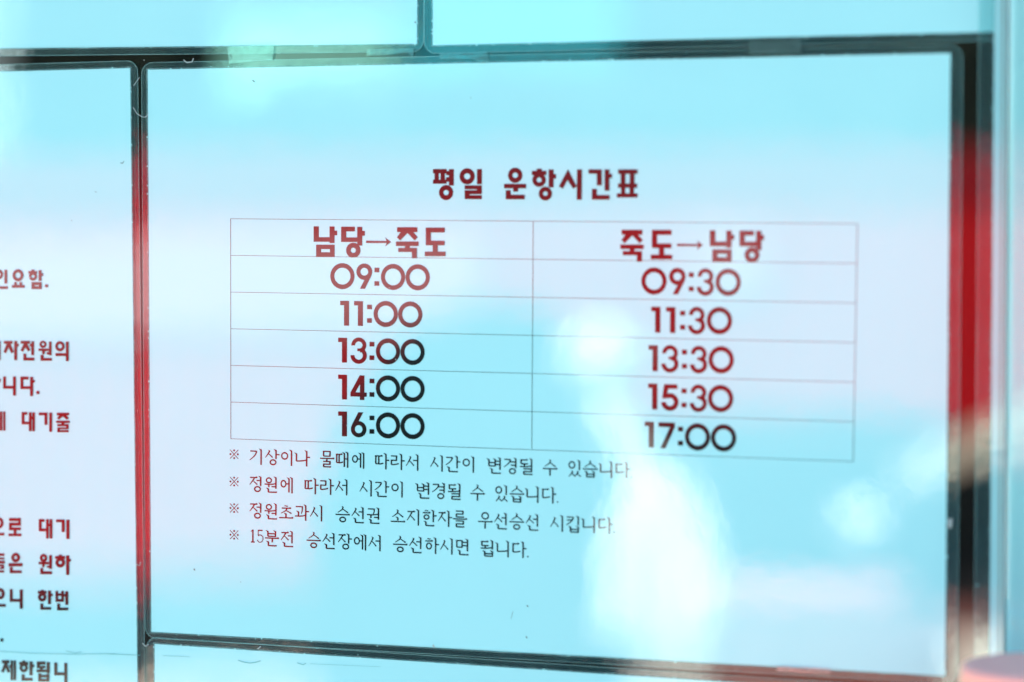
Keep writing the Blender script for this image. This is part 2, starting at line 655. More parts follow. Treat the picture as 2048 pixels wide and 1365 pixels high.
def d1(k):
    k.bar(0, 0, 17.9, 8.7)
    k.bar(7.7, 8.4, 17.9, 49.6)


def d9(k):
    k.ring(15.9, 16.5, 15.9, 16.5, 7.7, 7.7)
    k.poly([(31.8, 16), (31.4, 20.5), (30.3, 24.5), (17.2, 50.8), (7.0, 50.8), (16.9, 31.4), (24, 23), (26, 16)])


def d3(k):
    k.ring(16.7, 15.2, 15.0, 15.2, 7.3, 7.2, a0=176, a1=440)
    k.ring(16.4, 35.8, 16.4, 16.8, 8.3, 8.6, a0=-68, a1=181)
    k.bar(13.8, 21.9, 21.0, 27.3)


def d4(k):
    k.bar(19.0, 0, 28.1, 49.4)
    k.bar(0, 34.2, 32.8, 42.8)
    k.poly([(18.6, 0), (22, 0), (22, 12.5), (9.8, 35.0), (0, 35.0)])


def d5(k):
    k.bar(5.4, 0, 31.0, 8.6)
    k.poly([(5.6, 0), (14.2, 7.5), (11.4, 19), (9.5, 27.6), (1.6, 27.6)])
    k.ring(16.7, 34.0, 16.7, 17.0, 7.6, 7.8, a0=-128, a1=178)


def d6(k):
    k.ring(15.7, 34.0, 15.7, 16.3, 7.5, 8.0)
    k.poly([(14.8, 0), (24.8, 0), (14.6, 19.8), (9.0, 26), (1.0, 29.5), (2.2, 25)])


def d7(k):
    k.bar(0, 0, 31.5, 8.9)
    k.poly([(22.2, 8.5), (31.5, 8.5), (32.2, 7.0), (13.6, 50), (3.6, 49.6)])


def colon(k, gap=40.5):
    k.bar(0, 0, 9.8, 9.2)
    k.bar(0, 27.0, 9.8, 36.2)


DG = {"0": d0, "1": d1, "3": d3, "4": d4, "5": d5, "6": d6, "7": d7, "9": d9, ":": colon}


def time_text(items, sc_, slope):
    k = Ink()
    for ch, x, y in items:
        k.tf = lambda a, b, x=x, y=y: (x + a * sc_ - b * 0.004, y + b * sc_ + a * slope)
        DG[ch](k)
    k.build("departure_time", timetable)


L, Rr = 1.0, 1.045
time_text((("0", 660.6, 526.4), ("9", 712.8, 527.2), (":", 748.9, 535.8), ("0", 761.9, 528.0), ("0", 811.2, 528.7)), L, 0.012)
time_text((("1", 680.4, 602.0), ("1", 708.1, 602.5), (":", 734.2, 609.8), ("0", 747.3, 602.0), ("0", 796.3, 603.0)), L, 0.016)
time_text((("1", 676.3, 675.8), ("3", 701.0, 675.2), (":", 739, 684.2), ("0", 751.8, 676.7), ("0", 800.9, 678)), L, 0.02)
time_text((("1", 676.3, 749.6), ("4", 700.9, 750.6), (":", 739, 757.8), ("0", 751.8, 750.6), ("0", 800.9, 751.8)), L, 0.025)
time_text((("1", 676.3, 823.2), ("6", 701.8, 824.5), (":", 739, 831.7), ("0", 751.8, 824.6), ("0", 800.9, 826)), L, 0.029)
time_text((("0", 1282.7, 535.0), ("9", 1338.2, 536.0), (":", 1377.4, 545.2), ("3", 1393.6, 537.0), ("0", 1431.0, 537.5)), Rr, 0.012)
time_text((("1", 1302.3, 613.8), ("1", 1332.1, 614.4), (":", 1360.2, 622.0), ("3", 1376.2, 614.0), ("0", 1413.5, 614.2)), Rr, 0.016)
time_text((("1", 1297.0, 690.8), ("3", 1322.8, 690.4), (":", 1363.8, 699.8), ("3", 1380.2, 692.0), ("0", 1417.0, 692.4)), Rr, 0.02)
time_text((("1", 1296.2, 767.4), ("5", 1322.5, 768.6), (":", 1363.0, 777.4), ("3", 1379.6, 769.2), ("0", 1415.9, 769.8)), Rr, 0.025)
time_text((("1", 1289.2, 843.6), ("7", 1316.9, 845.0), (":", 1356.0, 853.6), ("0", 1369.8, 846.4), ("0", 1421.8, 848.4)), Rr, 0.029)

# ---- ruled table
k = Ink(base=0.00088)
for i in range(7):
    t = i / 6
    yl, yr = 438 + 440 * t, 448 + 475.5 * t
    xl, xr = 461.3 + 0.4 * t, 1715 - 8.5 * t
    wl, wr = 0.40, 0.46
    k.poly([(xl, yl - wl), (xr, yr - wr), (xr, yr + wr), (xl, yl + wl)])
for (xa, ya, xb, yb, w) in ((461.3, 437.5, 461.7, 878.5, 0.5), (1066.4, 442.8, 1063.6, 897.6, 0.52), (1715, 447.5, 1706.5, 924, 0.55)):
    k.poly([(xa - w, ya), (xa + w, ya), (xb + w, yb), (xb - w, yb)])
k.build("table_rules", timetable)


# ---- footnotes: thin lettering, drawn in a 100 x 100 cell
VW, HW, OW = 9.9, 7.6, 8.6


class G:
    """one syllable, collected as strokes in the cell"""

    def __init__(self):
        self.s = []

    def V(self, x, y0, y1, head=True, w=VW):
        if head:
            self.s.append(("p", [(x - w / 2 - 9, y0 - 1), (x + w / 2 - 2, y0 + 4), (x + w / 2, y0 + 8), (x + w / 2, y0 + 14), (x - w / 2, y0 + 14), (x - w / 2 - 2, y0 + 8), (x - w / 2 - 10, y0 + 2)]))
            y0 += 12
        self.s.append(("p", [(x - w / 2, y0), (x + w / 2, y0), (x + w / 2 - 0.6, y1), (x - w / 2 - 0.6, y1)]))

    def H(self, x0, x1, y, bump=True):
        self.s.append(("l", [(x0, y), (x1, y)], HW, HW))
        if bump:
            self.s.append(("p", [(x1 - 13, y - HW / 2 + 0.5), (x1 - 6, y - HW / 2 - 4), (x1 + 2, y - HW / 2 + 0.5), (x1, y + HW / 2), (x1 - 12, y + HW / 2 - 0.4)]))

    def l(self, pts, w0, w1=None):
        self.s.append(("l", pts, w0, w0 if w1 is None else w1))

    def O(self, cx, cy, rx, ry):
        self.s.append(("o", cx, cy, rx, ry))

    def dot(self, cx, cy, r):
        self.s.append(("d", cx, cy, r))

    # consonants in a box
    def ㄱ(self, x0, y0, x1, y1):
        self.H(x0, x1, y0, False)
        n = 8
        self.l([(x1 - 1 - (x1 - x0 + 2) * (i / n) ** 1.7, y0 + (y1 - y0) * (i / n) ** 0.92) for i in range(n + 1)], VW, 5)

    def ㄱs(self, x0, y0, x1, y1):                     # short upright leg (before a lower vowel)
        self.H(x0, x1, y0, False)
        self.l([(x1 - 2, y0 - 2), (x1 - 3, (y0 + y1) / 2), (x1 - 9, y1)], VW, 6)

    def ㄴ(self, x0, y0, x1, y1, up=0, bump=False):
        self.V(x0 + 4, y0, y1 - 2)
        n = 6
        self.l([(x0 + 1, y1 - 4), (x0 + 6, y1)] + [(x0 + 6 + (x1 - x0 - 6) * i / n, y1 - up * (i / n) ** 2) for i in range(1, n + 1)], HW + 0.4)
        if bump:
            self.s.append(("p", [(x1 - 12, y1 - 2), (x1 - 5, y1 - 6), (x1 + 2, y1 - 2), (x1, y1 + 2.6), (x1 - 10, y1 + 2.4)]))

    def ㄷ(self, x0, y0, x1, y1, up=0, bump=True):
        self.H(x0 - 4, x1, y0, bump)
        self.V(x0 + 2, y0, y1 - 1, False)
        n = 6
        x2 = x1 + (8 if up else 2)
        self.l([(x0 + 0, y1 - 3), (x0 + 4, y1)] + [(x0 + 4 + (x2 - x0 - 4) * i / n, y1 - up * (i / n) ** 2) for i in range(1, n + 1)], HW + 0.4)
        if bump and not up:
            self.s.append(("p", [(x2 - 12, y1 - 2), (x2 - 5, y1 - 6), (x2 + 2, y1 - 2), (x2, y1 + 2.6), (x2 - 10, y1 + 2.4)]))

    def ㄹ(self, x0, y0, x1, y1, up=0):
        ym = (y0 + y1) / 2
        self.H(x0 - 2, x1, y0, False)
        self.V(x1 - 3, y0 - 2, ym + 1, False)
        self.H(x0 - 2, x1, ym, False)
        self.V(x0 + 2, ym, y1 - 1, False)
        n = 5
        x2 = x1 + (12 if up else 3)
        self.l([(x0, y1 - 3), (x0 + 5, y1)] + [(x0 + 5 + (x2 - x0 - 5) * i / n, y1 - up * (i / n) ** 2) for i in range(1, n + 1)], HW + 0.2)
        if not up:
            self.s.append(("p", [(x2 - 12, y1 - 2), (x2 - 5, y1 - 6), (x2 + 2, y1 - 2), (x2, y1 + 2.6), (x2 - 10, y1 + 2.4)]))

    def ㅁ(self, x0, y0, x1, y1):
        self.H(x0 - 4, x1, y0, False)
        self.V(x0 + 2, y0, y1, False)
        self.V(x1 - 3, y0 - 2, y1 + 2, False)
        self.H(x0 + 1, x1, y1, False)

    def ㅂ(self, x0, y0, x1, y1):
        self.V(x0 + 3, y0, y1 - 1)
        self.V(x1 - 3, y0 - 1, y1 + 2)
        self.H(x0 + 3, x1 - 3, (y0 + y1) / 2 + 2, False)
        self.H(x0 + 2, x1, y1, False)

    def ㅅ(self, x0, y0, x1, y1):
        xc = x0 + (x1 - x0) * 0.56
        n = 7
        self.s.append(("p", [(xc - 9, y0 - 3), (xc + 1, y0), (xc + 5, y0 + 3), (xc + 4, y0 + 8), (xc - 3, y0 + 8)]))
        self.l([(xc + 1 - (xc - x0) * (i / n) ** 1.25, y0 + 3 + (y1 - y0 - 3) * i / n) for i in range(n + 1)], VW, 4.6)
        self.l([(xc - (xc - x0) * 0.22, y0 + (y1 - y0) * 0.46), (xc + (x1 - xc) * 0.4, y0 + (y1 - y0) * 0.72), (x1 - 1, y1 - 1)], 5.4, 8.2)

    def ㅅw(self, x0, y0, x1, y1):                     # wide one over a bar
        xc = (x0 + x1) / 2
        self.s.append(("p", [(xc - 8, y0 - 3), (xc + 3, y0 + 1), (xc + 6, y0 + 5), (xc + 4, y0 + 9), (xc - 3, y0 + 8)]))
        self.l([(xc + 2, y0 + 4), (xc - 4, y0 + (y1 - y0) * 0.5), (x0, y1)], VW, 5)
        self.l([(xc - 1, y0 + (y1 - y0) * 0.40), (x1, y1)], 5.6, 8.4)

    def ㅆ(self, x0, y0, x1, y1):
        m = (x0 + x1) / 2
        self.ㅅ(x0, y0, m + 5, y1)
        self.ㅅ(m - 2, y0, x1, y1)

    def ㅇ(self, x0, y0, x1, y1):
        self.O((x0 + x1) / 2, (y0 + y1) / 2, (x1 - x0) / 2, (y1 - y0) / 2)

    def ㅈ(self, x0, y0, x1, y1):
        self.H(x0 + 4, x1 - 1, y0)
        xc = x0 + (x1 - x0) * 0.60
        n = 7
        self.l([(xc + 1 - (xc - x0) * (i / n) ** 1.2, y0 + 1 + (y1 - y0 - 1) * i / n) for i in range(n + 1)], VW, 4.6)
        self.l([(xc - (xc - x0) * 0.24, y0 + (y1 - y0) * 0.44), (x1 - 1, y1 - 1)], 5.4, 8.2)

    def ㅊ(self, x0, y0, x1, y1):
        xc = (x0 + x1) / 2
        self.l([(xc - 12, y0 - 15), (xc + 10, y0 - 12)], 6.5, 6.5)
        self.H(x0 + 4, x1 - 3, y0)
        self.l([(xc + 5, y0 + 1), (xc - 4, y0 + (y1 - y0) * 0.5), (x0, y1)], VW, 5)
        self.l([(xc - 2, y0 + (y1 - y0) * 0.42), (x1, y1)], 5.6, 8.2)

    def ㅋ(self, x0, y0, x1, y1):
        self.ㄱ(x0, y0, x1, y1)
        self.l([(x0, y0 + (y1 - y0) * 0.40), (x1 - 6, y0 + (y1 - y0) * 0.36)], HW)

    def ㅎ(self, x0, y0, x1, y1):
        xc = (x0 + x1) / 2
        self.l([(xc - 11, y0), (xc + 12, y0 + 2)], 6.2, 6.2)
        self.H(x0, x1, y0 + 14)
        self.O(xc, (y0 + 23 + y1) / 2, (x1 - x0) * 0.41, (y1 - y0 - 23) / 2)

    def ㄸ(self, x0, y0, x1, y1):
        m = (x0 + x1) / 2 - 2
        self.H(x0 - 4, x1, y0)
        self.V(x0 + 2, y0, y1 - 1, False)
        self.V(m + 1, y0, y1 - 1, False)
        self.l([(x0, y1 - 3), (x0 + 4, y1), (m + 1, y1)], HW + 0.4)
        n = 5
        self.l([(m, y1)] + [(m + (x1 + 6 - m) * i / n, y1 + 1 - 6 * (i / n) ** 2) for i in range(1, n + 1)], HW + 0.4)


def arm_r(g, x, y, n=22):
    g.l([(x, y), (x + n, y)], HW)


def fin_n(g, x0, x1, y0, y1):
    g.ㄴ(x0, y0, x1, y1, 0, True)


def make_glyphs():
    d = {}

    def new(ch):
        g = G()
        d[ch] = g
        return g
    X = 84
    g = new("기"); g.ㄱ(11, 16, 54, 71); g.V(X, 0, 100)
    g = new("상"); g.ㅅ(10, 8, 60, 53); g.V(X - 2, 0, 60); arm_r(g, X, 33); g.O(62, 81, 23, 19)
    g = new("이"); g.O(38, 39, 24, 24); g.V(X, 0, 100)
    g = new("나"); g.ㄴ(12, 16, X, 68, 8); g.V(X, 0, 100); arm_r(g, X, 43)
    g = new("물"); g.ㅁ(27, 2, 74, 31); g.H(5, 98, 45); g.V(50, 46, 62, False); g.ㄹ(27, 64, 74, 97)
    g = new("때"); g.ㄸ(12, 17, 50, 68); g.V(64, 3, 94); g.V(86, 0, 98); g.l([(64, 44), (86, 44)], HW)
    g = new("에"); g.O(33, 42, 20, 24); g.V(70, 3, 95); g.V(90, 0, 100); g.l([(52, 42), (70, 42)], HW)
    g = new("따"); g.ㄸ(11, 18, 56, 66); g.V(X - 5, 0, 100); arm_r(g, X - 5, 43)
    g = new("라"); g.ㄹ(12, 15, 50, 68, 8); g.V(X - 5, 0, 100); arm_r(g, X - 5, 43)
    g = new("서"); g.ㅅ(8, 14, 60, 72); g.V(X, 0, 100); g.l([(54, 38), (X, 38)], HW)
    g = new("시"); g.ㅅ(8, 14, 60, 72); g.V(X, 0, 100)
    g = new("간"); g.ㄱ(9, 12, 50, 58); g.V(X - 4, 0, 76); arm_r(g, X - 4, 37); fin_n(g, 24, 84, 66, 97)
    g = new("변"); g.ㅂ(10, 9, 56, 54); g.V(X, 0, 76); g.l([(54, 24), (X, 24)], HW); g.l([(54, 44), (X, 44)], HW); fin_n(g, 28, 88, 66, 97)
    g = new("경"); g.ㄱ(10, 11, 50, 57); g.V(X, 0, 62); g.l([(46, 25), (X, 25)], HW); g.l([(52, 45), (X, 45)], HW); g.O(62, 81, 23, 19)
    g = new("될"); g.ㄷ(15, 11, 58, 34); g.V(38, 36, 50, False); g.l([(8, 51), (45, 51), (66, 49), (X, 45)], HW); g.V(X, 0, 60); g.ㄹ(32, 64, X + 2, 97)
    g = new("수"); g.ㅅw(18, 4, 86, 45); g.H(5, 97, 58); g.V(51, 60, 100, False)
    g = new("있"); g.O(36, 30, 22, 23); g.V(X, 0, 60); g.ㅆ(16, 66, 92, 99)
    g = new("습"); g.ㅅw(16, 1, 86, 39); g.H(4, 97, 51); g.ㅂ(26, 62, 78, 98)
    g = new("니"); g.ㄴ(12, 14, X, 66, 6); g.V(X, 0, 100)
    g = new("다"); g.ㄷ(13, 16, 53, 66, 6); g.V(X - 5, 0, 100); arm_r(g, X - 5, 43)
    g = new("정"); g.ㅈ(9, 10, 62, 55); g.V(X, 0, 62); g.l([(56, 28), (X, 28)], HW); g.O(62, 81, 23, 19)
    g = new("원"); g.O(37, 24, 21, 19); g.l([(8, 48), (45, 49), (66, 47), (X, 43)], HW); g.V(37, 50, 66, False); g.V(X, 0, 75); g.l([(54, 63), (X, 63)], HW); fin_n(g, 30, 90, 71, 97)
    g = new("초"); g.ㅊ(17, 27, 86, 59); g.V(50, 56, 84); g.H(4, 97, 87)
    g = new("과"); g.ㄱs(14, 14, 60, 58); g.V(32, 40, 72); g.l([(8, 73), (40, 73), (62, 71), (X - 4, 66)], HW); g.V(X - 4, 0, 100); arm_r(g, X - 4, 43)
    g = new("승"); g.ㅅw(18, 1, 86, 40); g.H(4, 97, 52); g.O(51, 82, 23, 18)
    g = new("선"); g.ㅅ(8, 9, 60, 57); g.V(X - 1, 0, 75); g.l([(54, 31), (X, 31)], HW); fin_n(g, 30, 88, 68, 97)
    g = new("권"); g.ㄱs(14, 10, 58, 44); g.l([(8, 45), (45, 46), (66, 44), (X, 40)], HW); g.V(34, 46, 66, False); g.V(X, 0, 75); g.l([(54, 61), (X, 61)], HW); fin_n(g, 30, 90, 71, 97)
    g = new("소"); g.ㅅw(16, 8, 86, 52); g.V(51, 50, 74); g.H(5, 98, 80)
    g = new("지"); g.ㅈ(9, 16, 62, 70); g.V(X, 0, 100)
    g = new("한"); g.ㅎ(11, 5, 60, 62); g.V(X - 4, 0, 75); arm_r(g, X - 4, 36); fin_n(g, 28, 86, 69, 97)
    g = new("자"); g.ㅈ(9, 15, 60, 68); g.V(X - 5, 0, 100); arm_r(g, X - 5, 43)
    g = new("를"); g.ㄹ(26, 1, 74, 37); g.H(5, 97, 49); g.ㄹ(26, 61, 76, 97)
    g = new("우"); g.O(51, 23, 25, 23); g.H(5, 97, 58); g.V(51, 60, 100, False)
    g = new("킵"); g.ㅋ(11, 9, 54, 56); g.V(X, 0, 56); g.ㅂ(32, 62, X + 3, 98)
    g = new("분"); g.ㅂ(22, 2, 78, 39); g.H(5, 97, 50); g.V(54, 52, 76, False); fin_n(g, 24, 82, 68, 97)
    g = new("전"); g.ㅈ(9, 12, 62, 59); g.V(X, 0, 77); g.l([(56, 31), (X, 31)], HW); fin_n(g, 30, 90, 70, 97)
    g = new("장"); g.ㅈ(9, 10, 60, 55); g.V(X - 4, 0, 62); arm_r(g, X - 4, 33); g.O(60, 81, 23, 19)
    g = new("하"); g.ㅎ(11, 9, 60, 75); g.V(X - 5, 0, 100); arm_r(g, X - 5, 43)
    g = new("면"); g.ㅁ(13, 12, 52, 52); g.V(X, 0, 76); g.l([(50, 22), (X, 22)], HW); g.l([(50, 42), (X, 42)], HW); fin_n(g, 30, 90, 68, 97)
    g = new("됩"); g.ㄷ(15, 11, 58, 35); g.V(38, 37, 50, False); g.l([(8, 51), (45, 51), (66, 49), (X, 45)], HW); g.V(X, 0, 58); g.ㅂ(32, 65, X + 3, 98)
    g = new("1"); g.l([(8, 14), (16, 9), (22, 2)], 5, 6); g.V(22, 2, 78, False); g.l([(8, 79), (34, 79)], HW)
    g = new("5"); g.H(6, 38, 5, False); g.V(9, 4, 38, False, 5.6)
    g.l([(8, 39), (18, 33), (30, 35), (40, 45), (41, 60), (34, 74), (20, 80), (8, 74), (3, 64)], 6.0)
    g = new("."); g.dot(8, 90, 5)
    g = new("※"); g.l([(8, 12), (63, 68)], 4.4); g.l([(63, 12), (8, 68)], 4.4)
    for c in ((35.5, 16), (35.5, 64), (11, 40), (60, 40)):
        g.dot(*c, 6.2)
    return d


GL = make_glyphs()


def g_left(g):
    xs = []
    for s in g.s:
        if s[0] in "pl":
            xs += [p[0] for p in s[1]]
        else:
            xs.append(s[1] - (s[3] if s[0] == "o" else s[3]))
    return min(xs)


def footnote(words, y0, slope):
    k = Ink(base=0.00090)
    for text, x in words:
        pit = 30.4 + (x - 500) / 700 * 1.7
        u = pit / 101
        h = 0.322 + (x - 500) / 700 * 0.014
        x -= g_left(GL[text[0]]) * u
        for ch in text:
            k.tf = lambda a, b, x=x, u=u, h=h: (x + a * u, y0 + slope * (x + a * u - 500) + b * h)
            k.k = 0
            for s in GL[ch].s:
                if s[0] == "p":
                    k.poly(s[1])
                elif s[0] == "l":
                    k.line(s[1], s[2], s[3])
                elif s[0] == "o":
                    k.ring(s[1], s[2], s[3], s[4], s[3] - OW, s[4] - OW)
                else:
                    k.ring(s[1], s[2], s[3], s[3], 0.01, 0.01)
            x += pit * (0.48 if ch in "15" else 1.0)
    k.build("footnote", timetable)


footnote((("※", 459), ("기상이나", 499.4), ("물때에", 640), ("따라서", 749.8), ("시간이", 861), ("변경될", 973.3), ("수", 1085.6), ("있습니다.", 1136.8)), 897.3, 0.0357)
footnote((("※", 459), ("정원에", 499.2), ("따라서", 608.8), ("시간이", 719.3), ("변경될", 830.5), ("수", 940.7), ("있습니다.", 990.6)), 952.0, 0.0370)
footnote((("※", 459), ("정원초과시", 499.2), ("승선권", 671), ("소지한자를", 781.4), ("우선승선", 956), ("시킵니다.", 1101)), 1005.2, 0.0413)
footnote((("※", 459), ("15분전", 501.6), ("승선장에서", 613), ("승선하시면", 786), ("됩니다.", 961)), 1058.8, 0.0452)

# ---- bold lines on the left sheet
k = Ink(base=0.0020, tf=zoom(0, 520, 13.653))
k.ring(-60, 400, 135, 145, 62, 68)
for b in ((110, 275, 190, 650), (-150, 725, 205, 800), (378, 610, 450, 692), (520, 610, 597, 692), (312, 690, 668, 768), (845, 270, 930, 312), (765, 310, 1003, 380),
          (1043, 285, 1125, 580), (1123, 368, 1168, 440), (850, 610, 1130, 692), (850, 725, 1130, 803), (850, 690, 935, 727), (1050, 690, 1130, 727), (1220, 672, 1303, 755)):
    k.bar(*b)
k.ring(482, 425, 150, 165, 70, 80)
k.ring(890, 455, 110, 118, 45, 42)
k.build("text_line", left_sheet)
k = Ink(base=0.0020, tf=zoom(0, 670, 6.5))
k.bar(45, 80, 160, 118)
k.poly([(83, 116), (40, 225), (75, 242), (108, 168), (108, 116)])
k.poly([(108, 116), (108, 168), (142, 242), (178, 225), (133, 116)])
for b in ((180, 80, 220, 330), (218, 118, 240, 155), (265, 80, 385, 118), (402, 85, 440, 265), (383, 118, 404, 155), (300, 245, 338, 336), (336, 298, 445, 336)):
    k.bar(*b)
k.poly([(305, 116), (262, 205), (295, 222), (329, 165), (329, 116)])
k.poly([(329, 116), (329, 165), (360, 218), (392, 200), (352, 116)])
k.ring(555, 125, 46, 47, 17, 18)
for b in ((497, 180, 630, 212), (543, 210, 580, 252), (632, 90, 667, 268), (605, 225, 634, 258), (523, 262, 562, 338), (560, 303, 670, 338), (717, 240, 855, 277), (852, 90, 890, 343)):
    k.bar(*b)
k.ring(775, 150, 61, 66, 27, 30)
k.bar(-30, 80, 3, 330)
k.build("text_line", left_sheet)
k = Ink(base=0.0020, tf=zoom(0, 670, 6.5))
for b in ((-20, 570, 5, 618), (37, 543, 75, 702), (73, 665, 167, 702), (165, 543, 205, 792), (262, 545, 368, 583), (262, 581, 300, 672), (262, 670, 390, 706), (388, 548, 428, 797), (426, 588, 448, 622), (470, 732, 510, 772)):
    k.bar(*b)
k.build("text_line", left_sheet)
k = Ink(base=0.0020, tf=zoom(0, 670, 6.5))
for b in ((-10, 998, 28, 1248), (38, 998, 68, 1248), (278, 1005, 352, 1042), (278, 1040, 315, 1132), (278, 1130, 374, 1165), (372, 1008, 409, 1255), (417, 1010, 452, 1255), (407, 1065, 419, 1100),
          (500, 1012, 615, 1047), (575, 1045, 613, 1172), (637, 1012, 675, 1262), (735, 1015, 895, 1048), (727, 1118, 905, 1148), (795, 1146, 832, 1164), (742, 1162, 890, 1190), (857, 1188, 890, 1207),
          (742, 1205, 890, 1228), (742, 1226, 776, 1242), (742, 1240, 890, 1268)):
    k.bar(*b)
k.poly([(770, 1046), (737, 1085), (765, 1106), (815, 1062), (815, 1046)])
k.poly([(815, 1046), (815, 1062), (865, 1106), (893, 1085), (858, 1046)])
k.build("text_line", left_sheet)
k = Ink(base=0.0020, tf=zoom(0, 1025, 6.5))
k.ring(-10, 140, 54, 72, 16, 33)
for b in ((-60, 268, 55, 303), (115, 75, 270, 116), (235, 114, 270, 137), (115, 135, 270, 176), (115, 174, 153, 199), (115, 197, 270, 235), (175, 233, 212, 280), (108, 278, 277, 312),
          (502, 90, 577, 125), (502, 123, 540, 214), (502, 212, 599, 248), (597, 90, 633, 342), (644, 90, 680, 342), (631, 150, 646, 185), (727, 95, 840, 130), (800, 128, 840, 258), (860, 97, 902, 348)):
    k.bar(*b)
k.build("text_line", left_sheet)
k = Ink(base=0.0020, tf=zoom(0, 1025, 6.5))
for b in ((-40, 535, 57, 568), (-40, 588, 55, 615), (-40, 630, 63, 668), (-40, 680, 53, 705), (18, 703, 53, 720), (-40, 718, 53, 738), (-40, 755, 53, 785), (110, 662, 292, 705), (125, 712, 165, 793), (163, 757, 282, 793),
          (500, 645, 635, 678), (547, 676, 580, 715), (607, 695, 639, 722), (637, 557, 675, 738), (523, 725, 560, 806), (558, 768, 675, 806), (760, 553, 805, 572), (715, 570, 845, 607), (858, 562, 900, 815), (898, 608, 920, 642)):
    k.bar(*b)
k.ring(202, 590, 57, 62, 20, 22)
k.ring(565, 595, 48, 53, 15, 17)
k.ring(782, 655, 63, 64, 22, 23)
k.build("text_line", left_sheet)
k = Ink(base=0.0020, tf=zoom(0, 1025, 6.5))
k.ring(5, 1060, 57, 73, 15, 32)
for b in ((-60, 1193, 75, 1230), (125, 1000, 165, 1165), (163, 1127, 257, 1165), (255, 1005, 297, 1255), (528, 1010, 572, 1024), (490, 1022, 605, 1058), (622, 1018, 663, 1195), (661, 1058, 685, 1092),
          (523, 1187, 562, 1268), (560, 1233, 665, 1268), (720, 1022, 755, 1165), (795, 1022, 830, 1165), (753, 1055, 797, 1088), (753, 1130, 797, 1165), (828, 1062, 850, 1098), (848, 1028, 887, 1205),
          (742, 1187, 780, 1276), (778, 1240, 887, 1276)):
    k.bar(*b)
k.ring(548, 1105, 56, 57, 17, 18)
k.build("text_line", left_sheet)
k = Ink(base=0.0020, tf=zoom(0, 1245, 11.373))
k.bar(10, 368, 78, 442)
k.build("text_line", left_sheet)
k = Ink(base=0.0020, tf=zoom(0, 1245, 11.373))
for b in ((42, 862, 215, 935), (240, 868, 299, 1320), (311, 870, 368, 1320), (210, 970, 242, 1035), (505, 870, 578, 902), (437, 900, 640, 970), (668, 890, 743, 1208), (741, 960, 778, 1030),
          (490, 1185, 562, 1332), (560, 1265, 742, 1332), (835, 892, 1035, 965), (835, 963, 905, 1047), (903, 990, 1035, 1047), (905, 1045, 975, 1077), (832, 1075, 1062, 1138), (1060, 905, 1135, 1158),
          (870, 1165, 935, 1350), (1060, 1172, 1122, 1350), (933, 1195, 1062, 1255), (933, 1290, 1062, 1350), (1233, 915, 1303, 1208), (1301, 1140, 1464, 1208), (1462, 925, 1530, 1400)):
    k.bar(*b)
k.poly([(95, 933), (25, 1125), (80, 1150), (130, 1040), (130, 933)])
k.poly([(130, 933), (130, 1040), (175, 1150), (232, 1130), (165, 933)])
k.ring(540, 1035, 95, 105, 33, 37)
k.build("text_line", left_sheet)

# ---- creases in the film and small stains
def mark(name, parent, strokes, mat, base=0.0010):
    if parent is left_sheet:
        base += 0.0011
    for pts, w in strokes:
        q = Ink(base=base)
        q.line(pts, w)
        o = q.build(name, parent)
        o.data.materials.clear()
        o.data.materials.append(mat)
    return o


M_crease = plain_mat("film_crease", (0.07, 0.34, 0.34), 0.4)
M_stain = plain_mat("brown_stain", (0.03, 0.035, 0.03), 0.7)
M_lint = plain_mat("white_lint", (0.22, 0.33, 0.33), 0.8)
mark("crease", left_sheet, [([(0, 1303), (60, 1307), (150, 1309), (230, 1308)], 0.9), ([(212, 1308), (280, 1311)], 1.0), ([(132, 1302), (150, 1307), (163, 1304)], 1.0)], M_crease)
mark("crease", lower_sheet, [([(326, 1312), (380, 1314)], 0.7), ([(476, 1321), (488, 1325), (500, 1327), (512, 1325), (521, 1322)], 1.3), ([(594, 1326), (606, 1330), (612, 1327)], 1.2), ([(620, 1328), (760, 1334)], 0.5)], M_crease)
mark("stain", timetable, [([(388, 1138), (389.5, 1141)], 2.0), ([(1054, 1211), (1056, 1214)], 1.9), ([(481, 1164), (482, 1165)], 1.2), ([(505, 161), (509, 164)], 1.6), ([(1052, 1273), (1054, 1277)], 1.6), ([(1026, 1223), (1022, 1238)], 0.6), ([(240, 325), (246, 322)], 0.9)], M_stain)
mark("stain", top_left_sheet, [([(829, 44), (831, 46)], 2.5)], M_stain)
mark("stain", left_sheet, [([(240, 326), (244, 327), (247, 323)], 1.0), ([(189, 383), (192, 385)], 0.9), ([(141, 441), (144, 442)], 0.7)], M_stain)
LG = "curled lint fibres caught on the film"
for lab, strokes in (("curled white lint fibre on the gap left of the timetable's top left corner", [([(266, 215), (274, 228), (284, 234), (290, 235), (294, 232), (297, 226)], 1.3)]),
                     ("thin straight lint scratch on the left sheet's margin near the top", [([(267, 172), (279, 155)], 1.2)]),
                     ("white crescent of lint in the top gap between two sheets", [([(367, 120), (374, 126), (384, 124), (387, 117)], 1.8)]),
                     ("white lint fleck in the gap at the lower left crossing of sheets", [([(285, 1287), (291, 1293), (297, 1289)], 1.8)]),
                     ("small pale lint fleck on the left sheet's margin beside the bold text", [([(271, 1128), (279, 1132), (281, 1124)], 1.4)]),
                     ("small white lint fleck on the bottom gap near the left", [([(515, 1298), (519, 1296), (521, 1293)], 1.8)]),
                     ("white lint streak on the bottom gap under the footnotes", [([(866, 1290), (869, 1296)], 3.0)]),
                     ("shiny white lint speck on the gap right of the timetable", [([(1901, 1038), (1899, 1056)], 7.0)])):
    o = mark("lint_fibre", None, strokes, M_lint, 0.0024)
    tag(o, lab, "lint", LG)

# ================================================================== bits of clear sticky tape on the gaps
TG = "bits of clear sticky tape across the gaps"


